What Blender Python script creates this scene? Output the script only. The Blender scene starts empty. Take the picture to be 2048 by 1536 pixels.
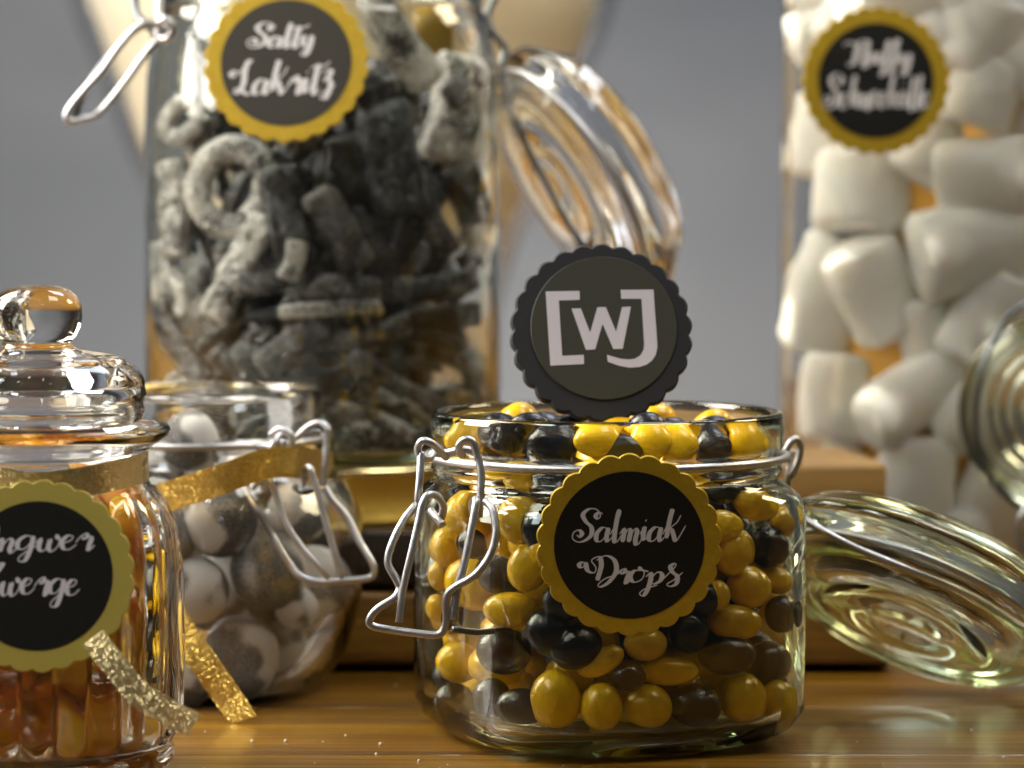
import bpy, bmesh, math, random
from mathutils import Vector, Matrix, Euler, noise
random.seed(7)
C = bpy.context.scene
COL = C.collection
R = math.radians
# ------------------------------------------------------------------ camera
F = 6600.0; H = 0.1418; HY = 387.0
PITCH = math.atan((768-HY)/F)
cam_d = bpy.data.cameras.new('camera'); cam = bpy.data.objects.new('camera', cam_d); COL.objects.link(cam)
cam.location = (0, 0, H); cam.rotation_euler = (R(90)-PITCH, 0, 0)
cam_d.sensor_width = 36; cam_d.lens = F/2048*36
cam_d.clip_start = 0.05; cam_d.clip_end = 50
cam_d.dof.use_dof = True; cam_d.dof.focus_distance = 0.822; cam_d.dof.aperture_fstop = 10.5
C.camera = cam
# ------------------------------------------------------------------ world, lamps, exposure
w = bpy.data.worlds.new('World'); C.world = w; w.use_nodes = True
w.node_tree.nodes['Background'].inputs[0].default_value = (1.0, 0.95, 0.86, 1)
w.node_tree.nodes['Background'].inputs[1].default_value = 0.035
C.view_settings.view_transform = 'Standard'; C.view_settings.look = 'None'
C.view_settings.exposure = 0.0; C.view_settings.gamma = 1
C.cycles.max_bounces = 20; C.cycles.transmission_bounces = 18; C.cycles.glossy_bounces = 6
C.cycles.diffuse_bounces = 3; C.cycles.transparent_max_bounces = 12
C.cycles.sample_clamp_indirect = 12; C.cycles.sample_clamp_direct = 0
C.cycles.caustics_refractive = True; C.cycles.caustics_reflective = True; C.cycles.blur_glossy = 0.3
C.cycles.use_denoising = True
def aim(o, to):
    o.rotation_euler = (Vector(to)-o.location).to_track_quat('-Z', 'Y').to_euler()
def area(name, loc, to, size, power, col, size_y=None, spread=180):
    l = bpy.data.lights.new(name, 'AREA'); l.size = size; l.energy = power; l.color = col; l.spread = R(spread)
    if size_y: l.shape = 'RECTANGLE'; l.size_y = size_y
    o = bpy.data.objects.new(name, l); COL.objects.link(o); o.location = loc; aim(o, to); return o
def spot(name, loc, to, power, col, rad=0.02, ang=50):
    l = bpy.data.lights.new(name, 'SPOT'); l.energy = power; l.color = col; l.shadow_soft_size = rad
    l.spot_size = R(ang); l.spot_blend = 0.6
    o = bpy.data.objects.new(name, l); COL.objects.link(o); o.location = loc; aim(o, to); return o
area('ceiling_panel_light', (-0.85, 1.22, 0.88), (0.05, 0.98, 0.08), 0.60, 25, (1.0, 0.94, 0.80))
area('left_beam_light', (-0.75, 0.40, 1.05), (-0.19, 0.95, 0.06), 0.34, 0.4, (1.0, 0.94, 0.80), spread=30)
area('left_fill_light', (-0.75, 0.95, 0.42), (0.14, 1.10, 0.13), 0.36, 10, (1.0, 0.95, 0.87))  # added side fill for the marshmallows, no actual shelf lamp
area('marsh_fill_light', (0.38, 0.74, 0.92), (0.16, 1.12, 0.15), 0.34, 4.2, (1.0, 0.95, 0.86))  # added soft panel to brighten the marshmallow fronts, not a ceiling fitting
area('vase_fill_light', (-0.15, 0.30, 1.35), (-0.08, 1.45, 0.24), 0.30, 2.2, (1.0, 0.93, 0.76), spread=22)  # added beam that brightens the cream in the vase
area('wall_fill_light', (0.30, 1.45, 1.10), (0.12, 1.75, 0.10), 0.45, 7.5, (0.80, 0.88, 1.0))  # added fill that brightens the wall and vase behind the jars
area('front_fill_light', (-0.9, -0.05, 1.05), (0.0, 0.95, 0.08), 0.25, 2.6, (0.85, 0.92, 1.0))  # added cool fill from the front left, stands for no actual window
area('right_rear_light', (0.80, 1.30, 0.70), (0.15, 0.9, 0.05), 0.25, 4, (1.0, 0.85, 0.55))  # warm area light from the right rear
for i, (x, y, z, p, c) in enumerate([(-0.15, 0.45, 1.1, 1.5, (1, .97, .9)), (-0.5, 0.35, 0.8, 1.2, (.75, .84, 1)), (-0.35, 0.1, 1.0, 1.6, (1, .95, .85)), (0.05, 0.25, 1.2, 1.6, (.8, .88, 1)),
                                    (0.5, 0.3, 1.0, 1.2, (1, .96, .9)), (-0.8, 0.5, 0.9, 1.4, (1, .97, .92)),
                                    (0.25, 0.0, 0.8, 0.7, (.72, .82, 1))]):
    spot('track_spot', (x, y, z), (0.02, 0.95, 0.08), p*0.5, c, 0.018, 60)
spot('wall_spot', (0.5, 1.45, 0.9), (0.16, 1.95, 0.16), 3.4, (0.85, 0.9, 1.0), 0.05, 26)

# ------------------------------------------------------------------ helpers
def P(px, py, Y):
    d = Vector(((px-1024)/F, math.cos(PITCH)+(768-py)/F*math.sin(PITCH), -math.sin(PITCH)+(768-py)/F*math.cos(PITCH)))
    return Vector((0, 0, H)) + d*(Y/d.y)
def S(Y): return Y/F
def PX(p):
    v = Vector(p)-Vector((0, 0, H)); f = v.y*math.cos(PITCH)-v.z*math.sin(PITCH); u = v.y*math.sin(PITCH)+v.z*math.cos(PITCH)
    return 1024+F*v.x/f, 768-F*u/f
def link(name, me, mat=None, parent=None):
    if mat and not me.materials: me.materials.append(mat)
    o = bpy.data.objects.new(name, me); COL.objects.link(o)
    if parent: o.parent = parent
    return o
def tomesh(bm, name, smooth=True):
    me = bpy.data.meshes.new(name); bm.normal_update(); bm.to_mesh(me); bm.free()
    if smooth:
        for p in me.polygons: p.use_smooth = True
    return me
def empty(name, loc, rz=0):
    o = bpy.data.objects.new(name, None); COL.objects.link(o); o.location = loc; o.rotation_euler = (0, 0, rz)
    o.empty_display_size = 0.01; return o
def tag(o, label, cat, group=None):
    o['label'] = label; o['category'] = cat
    if group: o['group'] = group
    return o
def keep(o, parent):          # parent without moving (mesh given in world space)
    o.parent = parent; o.matrix_parent_inverse = M4(parent).inverted(); return o
def M4(o):
    m = Matrix.LocRotScale(o.location, o.rotation_euler, o.scale)
    return (M4(o.parent) @ o.matrix_parent_inverse @ m) if o.parent else m
def rings_mesh(rings, name, close=True, cap=True):
    bm = bmesh.new(); vr = [[bm.verts.new(p) for p in r] for r in rings]; n = len(rings[0])
    m = len(rings)
    for i in range(m if close else m-1):
        a, b = vr[i], vr[(i+1) % m]
        for j in range(n):
            k = (j+1) % n; bm.faces.new((a[j], a[k], b[k], b[j]))
    if not close and cap: bm.faces.new(vr[0][::-1]); bm.faces.new(vr[-1])
    bmesh.ops.remove_doubles(bm, verts=bm.verts, dist=1e-6)
    bmesh.ops.recalc_face_normals(bm, faces=bm.faces)
    return tomesh(bm, name)
def lathe(profile, name, segs=96, flute=0, fdep=0, nfl=0, f0=0, f1=0):
    """open profile from axis to axis -> closed solid. entries (r,z[,n]) n = superellipse exponent"""
    rings = []
    for p in profile:
        r, z = p[0], p[1]; n = p[2] if len(p) > 2 else 2
        ring = []
        for j in range(segs):
            t = 2*math.pi*j/segs; c, s = math.cos(t), math.sin(t)
            rr = max(r, 1e-7)/((abs(c)**n+abs(s)**n)**(1/n)) if n != 2 else max(r, 1e-7)
            if len(p) > 3: rr += p[3]*(abs(math.cos(nfl*t/2))-0.6)
            ring.append((rr*c, rr*s, z))
        rings.append(ring)
    return rings_mesh(rings, name, close=False, cap=False)
def cr(pts, sub=8, closed=False):
    pts = [Vector(p) for p in pts]; out = []; n = len(pts)
    rng = range(n if closed else n-1)
    for i in rng:
        p0 = pts[(i-1) % n] if closed or i > 0 else pts[0]*2-pts[1]
        p1 = pts[i]; p2 = pts[(i+1) % n]
        p3 = pts[(i+2) % n] if closed or i+2 < n else pts[-1]*2-pts[-2]
        for k in range(sub):
            t = k/sub
            out.append(0.5*((2*p1)+(p2-p0)*t+(2*p0-5*p1+4*p2-p3)*t*t+(3*p1-p0-3*p2+p3)*t**3))
    if not closed: out.append(pts[-1])
    return out
def smooth_profile(pts, sub=4):
    q = cr([(p[0], p[1], 0) for p in pts], sub); return [(max(v.x, 0), v.y) for v in q]
def tube(pts, rad, name, segs=10, closed=False, sub=8, bmin=None):
    path = cr(pts, sub, closed); n = len(path)
    bm = bmesh.new() if bmin is None else bmin
    t0 = (path[1]-path[0]).normalized(); up = Vector((0, 0, 1)) if abs(t0.z) < .9 else Vector((1, 0, 0))
    nrm = (up-t0*up.dot(t0)).normalized(); rings = []
    for i, p in enumerate(path):
        a = path[(i+1) % n] if closed or i+1 < n else path[i]; b = path[(i-1) % n] if closed or i > 0 else path[i]
        t = (a-b).normalized(); nrm = (nrm-t*nrm.dot(t)).normalized(); bi = t.cross(nrm)
        rings.append([bm.verts.new(p+rad*(math.cos(2*math.pi*j/segs)*nrm+math.sin(2*math.pi*j/segs)*bi)) for j in range(segs)])
    for i in range(n if closed else n-1):
        a, b = rings[i], rings[(i+1) % n]
        for j in range(segs): k = (j+1) % segs; bm.faces.new((a[j], a[k], b[k], b[j]))
    if not closed: bm.faces.new(rings[0][::-1]); bm.faces.new(rings[-1])
    if bmin is not None: return None
    bmesh.ops.recalc_face_normals(bm, faces=bm.faces)
    return tomesh(bm, name)
def wire(pixpts, rad, name, mat, parent, **k):
    o = link(name, tube([P(*q) for q in pixpts], rad, name, **k), mat); keep(o, parent); return o
def rbox(sx, sy, sz, bev, name, seg=3, jit=0, smooth=True):
    bm = bmesh.new(); bmesh.ops.create_cube(bm, size=1)
    for v in bm.verts: v.co = Vector((v.co.x*sx, v.co.y*sy, v.co.z*sz))
    bmesh.ops.bevel(bm, geom=bm.edges[:], offset=bev, segments=seg, profile=0.5, affect='EDGES')
    if jit:
        bmesh.ops.subdivide_edges(bm, edges=bm.edges[:], cuts=1, use_grid_fill=True)
        s = random.random()*50
        for v in bm.verts: v.co += noise.noise_vector(v.co/max(sx, sy, sz)*3+Vector((s, s, s)))*jit
    return tomesh(bm, name, smooth)
# ---- materials
def mat(name):
    m = bpy.data.materials.new(name); m.use_nodes = True; return m, m.node_tree.nodes, m.node_tree.links, m.node_tree.nodes['Principled BSDF']
def setp(b, **k):
    for a, v in k.items():
        key = {'col': 'Base Color', 'rough': 'Roughness', 'metal': 'Metallic', 'ior': 'IOR', 'trans': 'Transmission Weight', 'coat': 'Coat Weight', 'coatr': 'Coat Roughness',
               'sss': 'Subsurface Weight', 'spec': 'Specular IOR Level', 'sheen': 'Sheen Weight'}[a]
        b.inputs[key].default_value = (*v, 1) if isinstance(v, tuple) else v
def simple(name, **k):
    m, N, L, b = mat(name); setp(b, **k); return m
def ramp(N, L, src, stops):
    r = N.new('ShaderNodeValToRGB'); L.new(src, r.inputs[0]); e = r.color_ramp.elements
    while len(e) < len(stops): e.new(0.5)
    for i, (p, c) in enumerate(stops):
        e[i].position = p; e[i].color = (*c, 1) if isinstance(c, tuple) else (c, c, c, 1)
    return r.outputs[0]
def ntex(N, L, scale, detail=4, coord='Object', stretch=(1, 1, 1), rough=.55, dist=0, rnd=False):
    tc = N.new('ShaderNodeTexCoord'); mp = N.new('ShaderNodeMapping'); L.new(tc.outputs[coord], mp.inputs[0]); mp.inputs['Scale'].default_value = stretch
    if rnd:
        oi = N.new('ShaderNodeObjectInfo'); vm = N.new('ShaderNodeVectorMath'); vm.operation = 'SCALE'; vm.inputs[0].default_value = (7, 3, 5); L.new(oi.outputs['Random'], vm.inputs['Scale']); L.new(vm.outputs[0], mp.inputs['Location'])
    n = N.new('ShaderNodeTexNoise'); L.new(mp.outputs[0], n.inputs[0]); n.inputs['Scale'].default_value = scale; n.inputs['Detail'].default_value = detail
    n.inputs['Roughness'].default_value = rough; n.inputs['Distortion'].default_value = dist
    return n.outputs['Fac']
def bump(N, L, b, src, strength, dist):
    bp = N.new('ShaderNodeBump'); bp.inputs['Strength'].default_value = strength; bp.inputs['Distance'].default_value = dist
    L.new(src, bp.inputs['Height']); L.new(bp.outputs[0], b.inputs['Normal']); return bp
def mixc(N, L, fac, a, c):
    m = N.new('ShaderNodeMix'); m.data_type = 'RGBA'; L.new(fac, m.inputs[0])
    for i, v in ((6, a), (7, c)):
        if isinstance(v, tuple): m.inputs[i].default_value = (*v, 1)
        else: L.new(v, m.inputs[i])
    return m.outputs[2]
def glass(name, tint, absorb, dens, ior=1.5, wav=0.0):
    m, N, L, b = mat(name); setp(b, col=tint, rough=0.0, trans=1.0, ior=ior)
    if wav: bump(N, L, b, ntex(N, L, 60, 2), wav, 0.001)
    va = N.new('ShaderNodeVolumeAbsorption'); va.inputs[0].default_value = (*absorb, 1); va.inputs[1].default_value = dens
    L.new(va.outputs[0], N['Material Output'].inputs['Volume']); return m
M_glass = glass('clear_glass', (.985, .99, .98), (.6, .85, .45), 22, wav=.25)
M_glassg = glass('green_tinted_glass', (.98, .99, .955), (.6, .78, .25), 30, wav=.2)
M_glassw = glass('white_glass', (.99, .99, .99), (.8, .8, .75), 10, wav=.2)
M_steel, N, L, b = mat('galvanised_wire'); setp(b, col=(.50, .50, .52), metal=1.0, rough=.3)
n = ntex(N, L, 900, 3); L.new(ramp(N, L, n, [(.3, .3), (.7, .5)]), b.inputs['Roughness']); bump(N, L, b, n, .15, .0003)
M_dsteel = simple('dark_wire', col=(.16, .17, .18), metal=1.0, rough=.35)
M_wall, N, L, b = mat('grey_painted_wall'); setp(b, rough=.7)
n = ntex(N, L, 3.0, 3, dist=.4); L.new(ramp(N, L, n, [(.38, (.070, .079, .098)), (.62, (.102, .110, .132))]), b.inputs[0])
bump(N, L, b, ntex(N, L, 220, 4), .2, .001)
M_table, N, L, b = mat('varnished_table_wood'); setp(b, coat=.3, coatr=.14, spec=.35)
g = ntex(N, L, 60, 8, stretch=(.06, 1, 1), rough=.7, dist=.6, rnd=True); g2 = ntex(N, L, 420, 5, stretch=(.03, 1, 1), rnd=True)
c1 = ramp(N, L, g, [(.3, (.048, .018, .001)), (.5, (.18, .082, .004)), (.72, (.33, .175, .011))])
c2 = mixc(N, L, ramp(N, L, g2, [(.42, 0.0), (.62, .55)]), c1, (.045, .018, .003))
L.new(c2, b.inputs[0]); L.new(ramp(N, L, g2, [(.3, .28), (.7, .5)]), b.inputs['Roughness']); bump(N, L, b, g2, .35, .0006)
M_crate, N, L, b = mat('honey_crate_wood'); setp(b, rough=.42, coat=.25, coatr=.25)
g = ntex(N, L, 110, 8, stretch=(.07, 1, 1), dist=.8, rnd=True, rough=.7)
L.new(ramp(N, L, g, [(.35, (.085, .036, .004)), (.55, (.22, .11, .014)), (.72, (.36, .20, .035))]), b.inputs[0]); bump(N, L, b, g, .3, .001)
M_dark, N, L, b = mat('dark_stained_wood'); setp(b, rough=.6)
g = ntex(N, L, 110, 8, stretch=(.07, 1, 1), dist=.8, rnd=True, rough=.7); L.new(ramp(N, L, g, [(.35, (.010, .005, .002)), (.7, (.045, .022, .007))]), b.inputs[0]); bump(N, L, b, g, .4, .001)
M_tan, N, L, b = mat('tan_block_wood'); setp(b, rough=.6)
g = ntex(N, L, 90, 8, stretch=(.1, 1, 1), dist=.8, rough=.7); L.new(ramp(N, L, g, [(.35, (.20, .10, .022)), (.65, (.42, .24, .07))]), b.inputs[0]); bump(N, L, b, g, .3, .001)
M_tin, N, L, b = mat('gold_lacquered_tin'); setp(b, col=(.78, .52, .10), metal=.55, rough=.36); bump(N, L, b, ntex(N, L, 300, 4), .25, .001)
def candy(name, c0, c1, rough, coatr=.12, dents=.25):
    m, N, L, b = mat(name); setp(b, rough=rough, coat=.4, coatr=coatr, spec=.3)
    n = ntex(N, L, .9, 3, rnd=True); L.new(ramp(N, L, n, [(.35, c0), (.65, c1)]), b.inputs[0])
    bump(N, L, b, ntex(N, L, 3.5, 3, rnd=True), dents, .06); return m
M_yel = candy('yellow_candy', (.70, .38, .002), (.88, .54, .008), .30, .12, .06)
M_blk = candy('black_candy', (.004, .005, .010), (.009, .009, .015), .25, .12, .15)
M_gold, N, L, b = mat('gold_card'); setp(b, rough=.42, metal=.35)
n = ntex(N, L, 500, 4); L.new(ramp(N, L, n, [(.3, (.44, .28, .012)), (.7, (.52, .35, .022))]), b.inputs[0]); bump(N, L, b, n, .1, .0004)
M_print, N, L, b = mat('black_printed_card'); setp(b, rough=.5, spec=.2)
n = ntex(N, L, 2500, 3); L.new(ramp(N, L, n, [(.3, (.008, .008, .007)), (.7, (.016, .015, .012))]), b.inputs[0])
M_print2, N, L, b = mat('sheen_grey_printed_card'); setp(b, rough=.5)  # black print greyed in its base colour to imitate sheen
n = ntex(N, L, 2500, 3); L.new(ramp(N, L, n, [(.3, (.030, .030, .018)), (.7, (.048, .047, .032))]), b.inputs[0])
M_foam, N, L, b = mat('black_foam_card'); setp(b, rough=.75, col=(.012, .012, .016))
bump(N, L, b, ntex(N, L, 3000, 2), .2, .0002)
M_ink = simple('white_ink', col=(.62, .60, .60), rough=.5)
M_ink2 = simple('pale_lilac_ink', col=(.66, .62, .68), rough=.5)
def glitter(name, c0, c1):
    m, N, L, b = mat(name); setp(b, metal=.9, rough=.28)
    tc = N.new('ShaderNodeTexCoord'); v = N.new('ShaderNodeTexVoronoi'); L.new(tc.outputs['Object'], v.inputs[0]); v.inputs['Scale'].default_value = 5500
    L.new(ramp(N, L, v.outputs['Color'], [(.1, c0), (.8, c1)]), b.inputs[0])
    sub = N.new('ShaderNodeVectorMath'); sub.operation = 'SUBTRACT'; L.new(v.outputs['Color'], sub.inputs[0]); sub.inputs[1].default_value = (.5, .5, .5)
    sc = N.new('ShaderNodeVectorMath'); sc.operation = 'SCALE'; L.new(sub.outputs[0], sc.inputs[0]); sc.inputs['Scale'].default_value = .7
    ge = N.new('ShaderNodeNewGeometry'); ad = N.new('ShaderNodeVectorMath'); L.new(ge.outputs['Normal'], ad.inputs[0]); L.new(sc.outputs[0], ad.inputs[1])
    no = N.new('ShaderNodeVectorMath'); no.operation = 'NORMALIZE'; L.new(ad.outputs[0], no.inputs[0]); L.new(no.outputs[0], b.inputs['Normal']); return m
M_ribbon = glitter('gold_glitter_ribbon', (.35, .19, .02), (.85, .60, .16))
M_ribbon2 = glitter('champagne_glitter_ribbon', (.55, .38, .12), (.95, .78, .42))
M_gold2 = simple('pale_gold_card', col=(.52, .42, .085), rough=.45, metal=.3)
def sugar(name, base, coat, thr, amount=.75, spark=.9):
    m, N, L, b = mat(name); setp(b, rough=.42, spec=.7)
    n = ntex(N, L, 1300, 2, rnd=True); big = ntex(N, L, 90, 4, rnd=True, rough=.65)
    ad = N.new('ShaderNodeMath'); ad.operation = 'MULTIPLY_ADD'; L.new(n, ad.inputs[0]); ad.inputs[1].default_value = .8; L.new(big, ad.inputs[2])
    ge = N.new('ShaderNodeNewGeometry'); pt = N.new('ShaderNodeMath'); pt.operation = 'MULTIPLY_ADD'; L.new(ge.outputs['Pointiness'], pt.inputs[0]); pt.inputs[1].default_value = 2.2; L.new(ad.outputs[0], pt.inputs[2])
    pt2 = N.new('ShaderNodeMath'); pt2.operation = 'SUBTRACT'; L.new(pt.outputs[0], pt2.inputs[0]); pt2.inputs[1].default_value = 1.1
    f = ramp(N, L, pt2.outputs[0], [(thr+.34, 0.0), (thr+.52, amount)])
    L.new(mixc(N, L, f, base, coat), b.inputs[0])
    tc = N.new('ShaderNodeTexCoord'); v = N.new('ShaderNodeTexVoronoi'); L.new(tc.outputs['Object'], v.inputs[0]); v.inputs['Scale'].default_value = 1500
    sub = N.new('ShaderNodeVectorMath'); sub.operation = 'SUBTRACT'; L.new(v.outputs['Color'], sub.inputs[0]); sub.inputs[1].default_value = (.5, .5, .5)
    sc = N.new('ShaderNodeVectorMath'); sc.operation = 'SCALE'; L.new(sub.outputs[0], sc.inputs[0]); sc.inputs['Scale'].default_value = spark
    bp = N.new('ShaderNodeBump'); bp.inputs['Strength'].default_value = .4; bp.inputs['Distance'].default_value = .001; L.new(big, bp.inputs['Height'])
    a2 = N.new('ShaderNodeVectorMath'); L.new(bp.outputs[0], a2.inputs[0]); L.new(sc.outputs[0], a2.inputs[1])
    no = N.new('ShaderNodeVectorMath'); no.operation = 'NORMALIZE'; L.new(a2.outputs[0], no.inputs[0]); L.new(no.outputs[0], b.inputs['Normal']); return m
M_lico = [sugar('dark_liquorice', (.004, .0038, .004), (.055, .050, .048), .62, .6),
          sugar('dusted_liquorice', (.009, .008, .008), (.28, .26, .25), .60, .7),
          sugar('sugar_coated_liquorice', (.045, .038, .036), (.72, .68, .65), .52, .92, 1.2),
          sugar('blue_grey_liquorice', (.012, .015, .023), (.085, .095, .115), .54, .7)]
M_amberp = simple('amber_jelly', col=(.20, .12, .012), rough=.3)
M_print3 = simple('sheen_brown_printed_card', col=(.024, .019, .011), rough=.45)  # black print, base colour lifted to imitate warm sheen
M_ball, N, L, b = mat('powdered_chocolate'); setp(b, rough=.75)
n = ntex(N, L, .75, 1, rnd=True); n2 = ntex(N, L, 24, 6, rnd=True, rough=.75)
ad = N.new('ShaderNodeMath'); ad.operation = 'MULTIPLY_ADD'; L.new(n2, ad.inputs[0]); ad.inputs[1].default_value = .30; L.new(n, ad.inputs[2])
dark = ramp(N, L, n2, [(.40, (.022, .022, .023)), (.62, (.36, .35, .345))])
L.new(mixc(N, L, ramp(N, L, ad.outputs[0], [(.62, 0.0), (.70, 1.0)]), dark, (.74, .72, .69)), b.inputs[0]); bump(N, L, b, n2, .5, .12)
M_marsh, N, L, b = mat('marshmallow'); setp(b, col=(.93, .905, .82), rough=.9, sss=.35, spec=.2); b.inputs['Subsurface Radius'].default_value = (1, .8, .5); b.inputs['Subsurface Scale'].default_value = .006
bump(N, L, b, ntex(N, L, 160, 6, rnd=True, rough=.7), .5, .002)
M_gap_glow = simple('amber_gap_glow', col=(.80, .42, .05), rough=.6)  # amber colour standing in for warm light scattered between the marshmallows
M_ging, N, L, b = mat('candied_ginger'); setp(b, rough=.22, trans=.4, ior=1.33, coat=.3, sss=.5); b.inputs['Subsurface Radius'].default_value = (1, .5, .15); b.inputs['Subsurface Scale'].default_value = .008
n = ntex(N, L, 90, 3, rnd=True); L.new(ramp(N, L, n, [(.3, (.88, .30, .006)), (.55, (.98, .48, .016)), (.8, (1.0, .66, .08))]), b.inputs[0]); bump(N, L, b, n, .6, .003)
M_syrup, N, L, b = mat('ginger_syrup_wedge'); setp(b, rough=.10, trans=.9, ior=1.35, col=(1.0, .62, .16))
M_cream = simple('cream_filling', col=(.88, .84, .68), rough=.6)
M_stick = simple('birch_stick', col=(.55, .38, .2), rough=.6)

# ------------------------------------------------------------------ setting
bm = bmesh.new(); bmesh.ops.create_grid(bm, x_segments=2, y_segments=2, size=1)
me = tomesh(bm, 'wall', False); wall = link('wall', me, M_wall); wall.location = (0, 1.95, .7); wall.rotation_euler = (R(90), 0, 0); wall.scale = (1.6, .9, 1); wall['kind'] = 'structure'
table = empty('table', (0, 0, -.02)); table['kind'] = 'structure'
edges = [.705, .7465, .8275, .905, .985, 1.07, 1.17, 1.28, 1.40, 1.53, 1.67, 1.81, 1.945]
for i in range(len(edges)-1):
    wd = edges[i+1]-edges[i]
    o = link('plank', rbox(2.4, wd-.0008, .02, .0007, 'plank', 2, smooth=False), M_table, table)
    o.location = (.0, (edges[i]+edges[i+1])/2, .01+(0.00012 if i % 2 else 0))
# ------------------------------------------------------------------ crate behind
CX0 = P(560, 900, .975).x; CX1 = P(1772, 900, 1.0).x; CH = .0600
crate = tag(empty('wooden_crate', ((CX0+CX1)/2, 1.0, 0)), 'low wooden crate riser with dark upper slat behind the sharp jar', 'crate')
def board(name, x0, x1, y0, y1, z0, z1, b_=.0022):
    o = link(name, rbox(x1-x0, y1-y0, z1-z0, b_, name, 3), M_crate); o.location = ((x0+x1)/2, (y0+y1)/2, (z0+z1)/2); keep(o, crate); return o
CT = .0428
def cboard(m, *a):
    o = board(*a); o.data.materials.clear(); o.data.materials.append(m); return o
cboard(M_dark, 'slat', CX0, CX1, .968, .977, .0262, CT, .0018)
board('slat', CX0, CX1, .968, .977, .003, .0245, .0022)
board('back_board', CX0, CX1, 1.105, 1.114, 0, CT-.0005)
cboard(M_dark, 'top_board', CX0+.001, CX1-.001, .9775, 1.040, CT-.006, CT-.0006)
cboard(M_dark, 'top_board', CX0+.001, CX1-.001, 1.0408, 1.1045, CT-.006, CT-.0008)
cboard(M_dark, 'end_post', CX0+.001, CX0+.011, .9775, 1.1045, 0, CT-.0065)
cboard(M_dark, 'end_post', CX1-.011, CX1-.001, .9775, 1.1045, 0, CT-.0065)
TX = P(646, 500, 1.027).x
tin = tag(empty('gold_tin', (TX, 1.034, CT)), 'shallow round gold tin under the tall liquorice jar', 'tin')
link('tin_rim', tube([(.0618*math.cos(t*math.pi/16), .0618*math.sin(t*math.pi/16), .0163) for t in range(32)], .0014, 'tin_rim', closed=True, sub=4), simple('polished_gold_rim', col=(.95, .80, .42), metal=1.0, rough=.16), tin)
link('tin_body', lathe([(0, 0), (.0600, 0), (.0610, .0008), (.0612, .0020), (.0606, .0026), (.0606, .0112), (.0612, .0122), (.0612, .0134), (.0617, .0142), (.0617, .0160), (.0610, .0168), (.0596, .0170), (0, .0170)], 'tin_body', 96), M_tin, tin)
block = link('wooden_block', rbox(.046, .060, .0185, .0028, 'wooden_block', 4), M_tan); bq = P(1690, 930, 1.0)
block.location = (bq.x-.0150, 1.012, CT+.0095); block.rotation_euler = (0, 0, R(7))
tag(block, 'small tan wooden block between the sharp jar and the marshmallow jar', 'wooden block')

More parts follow.
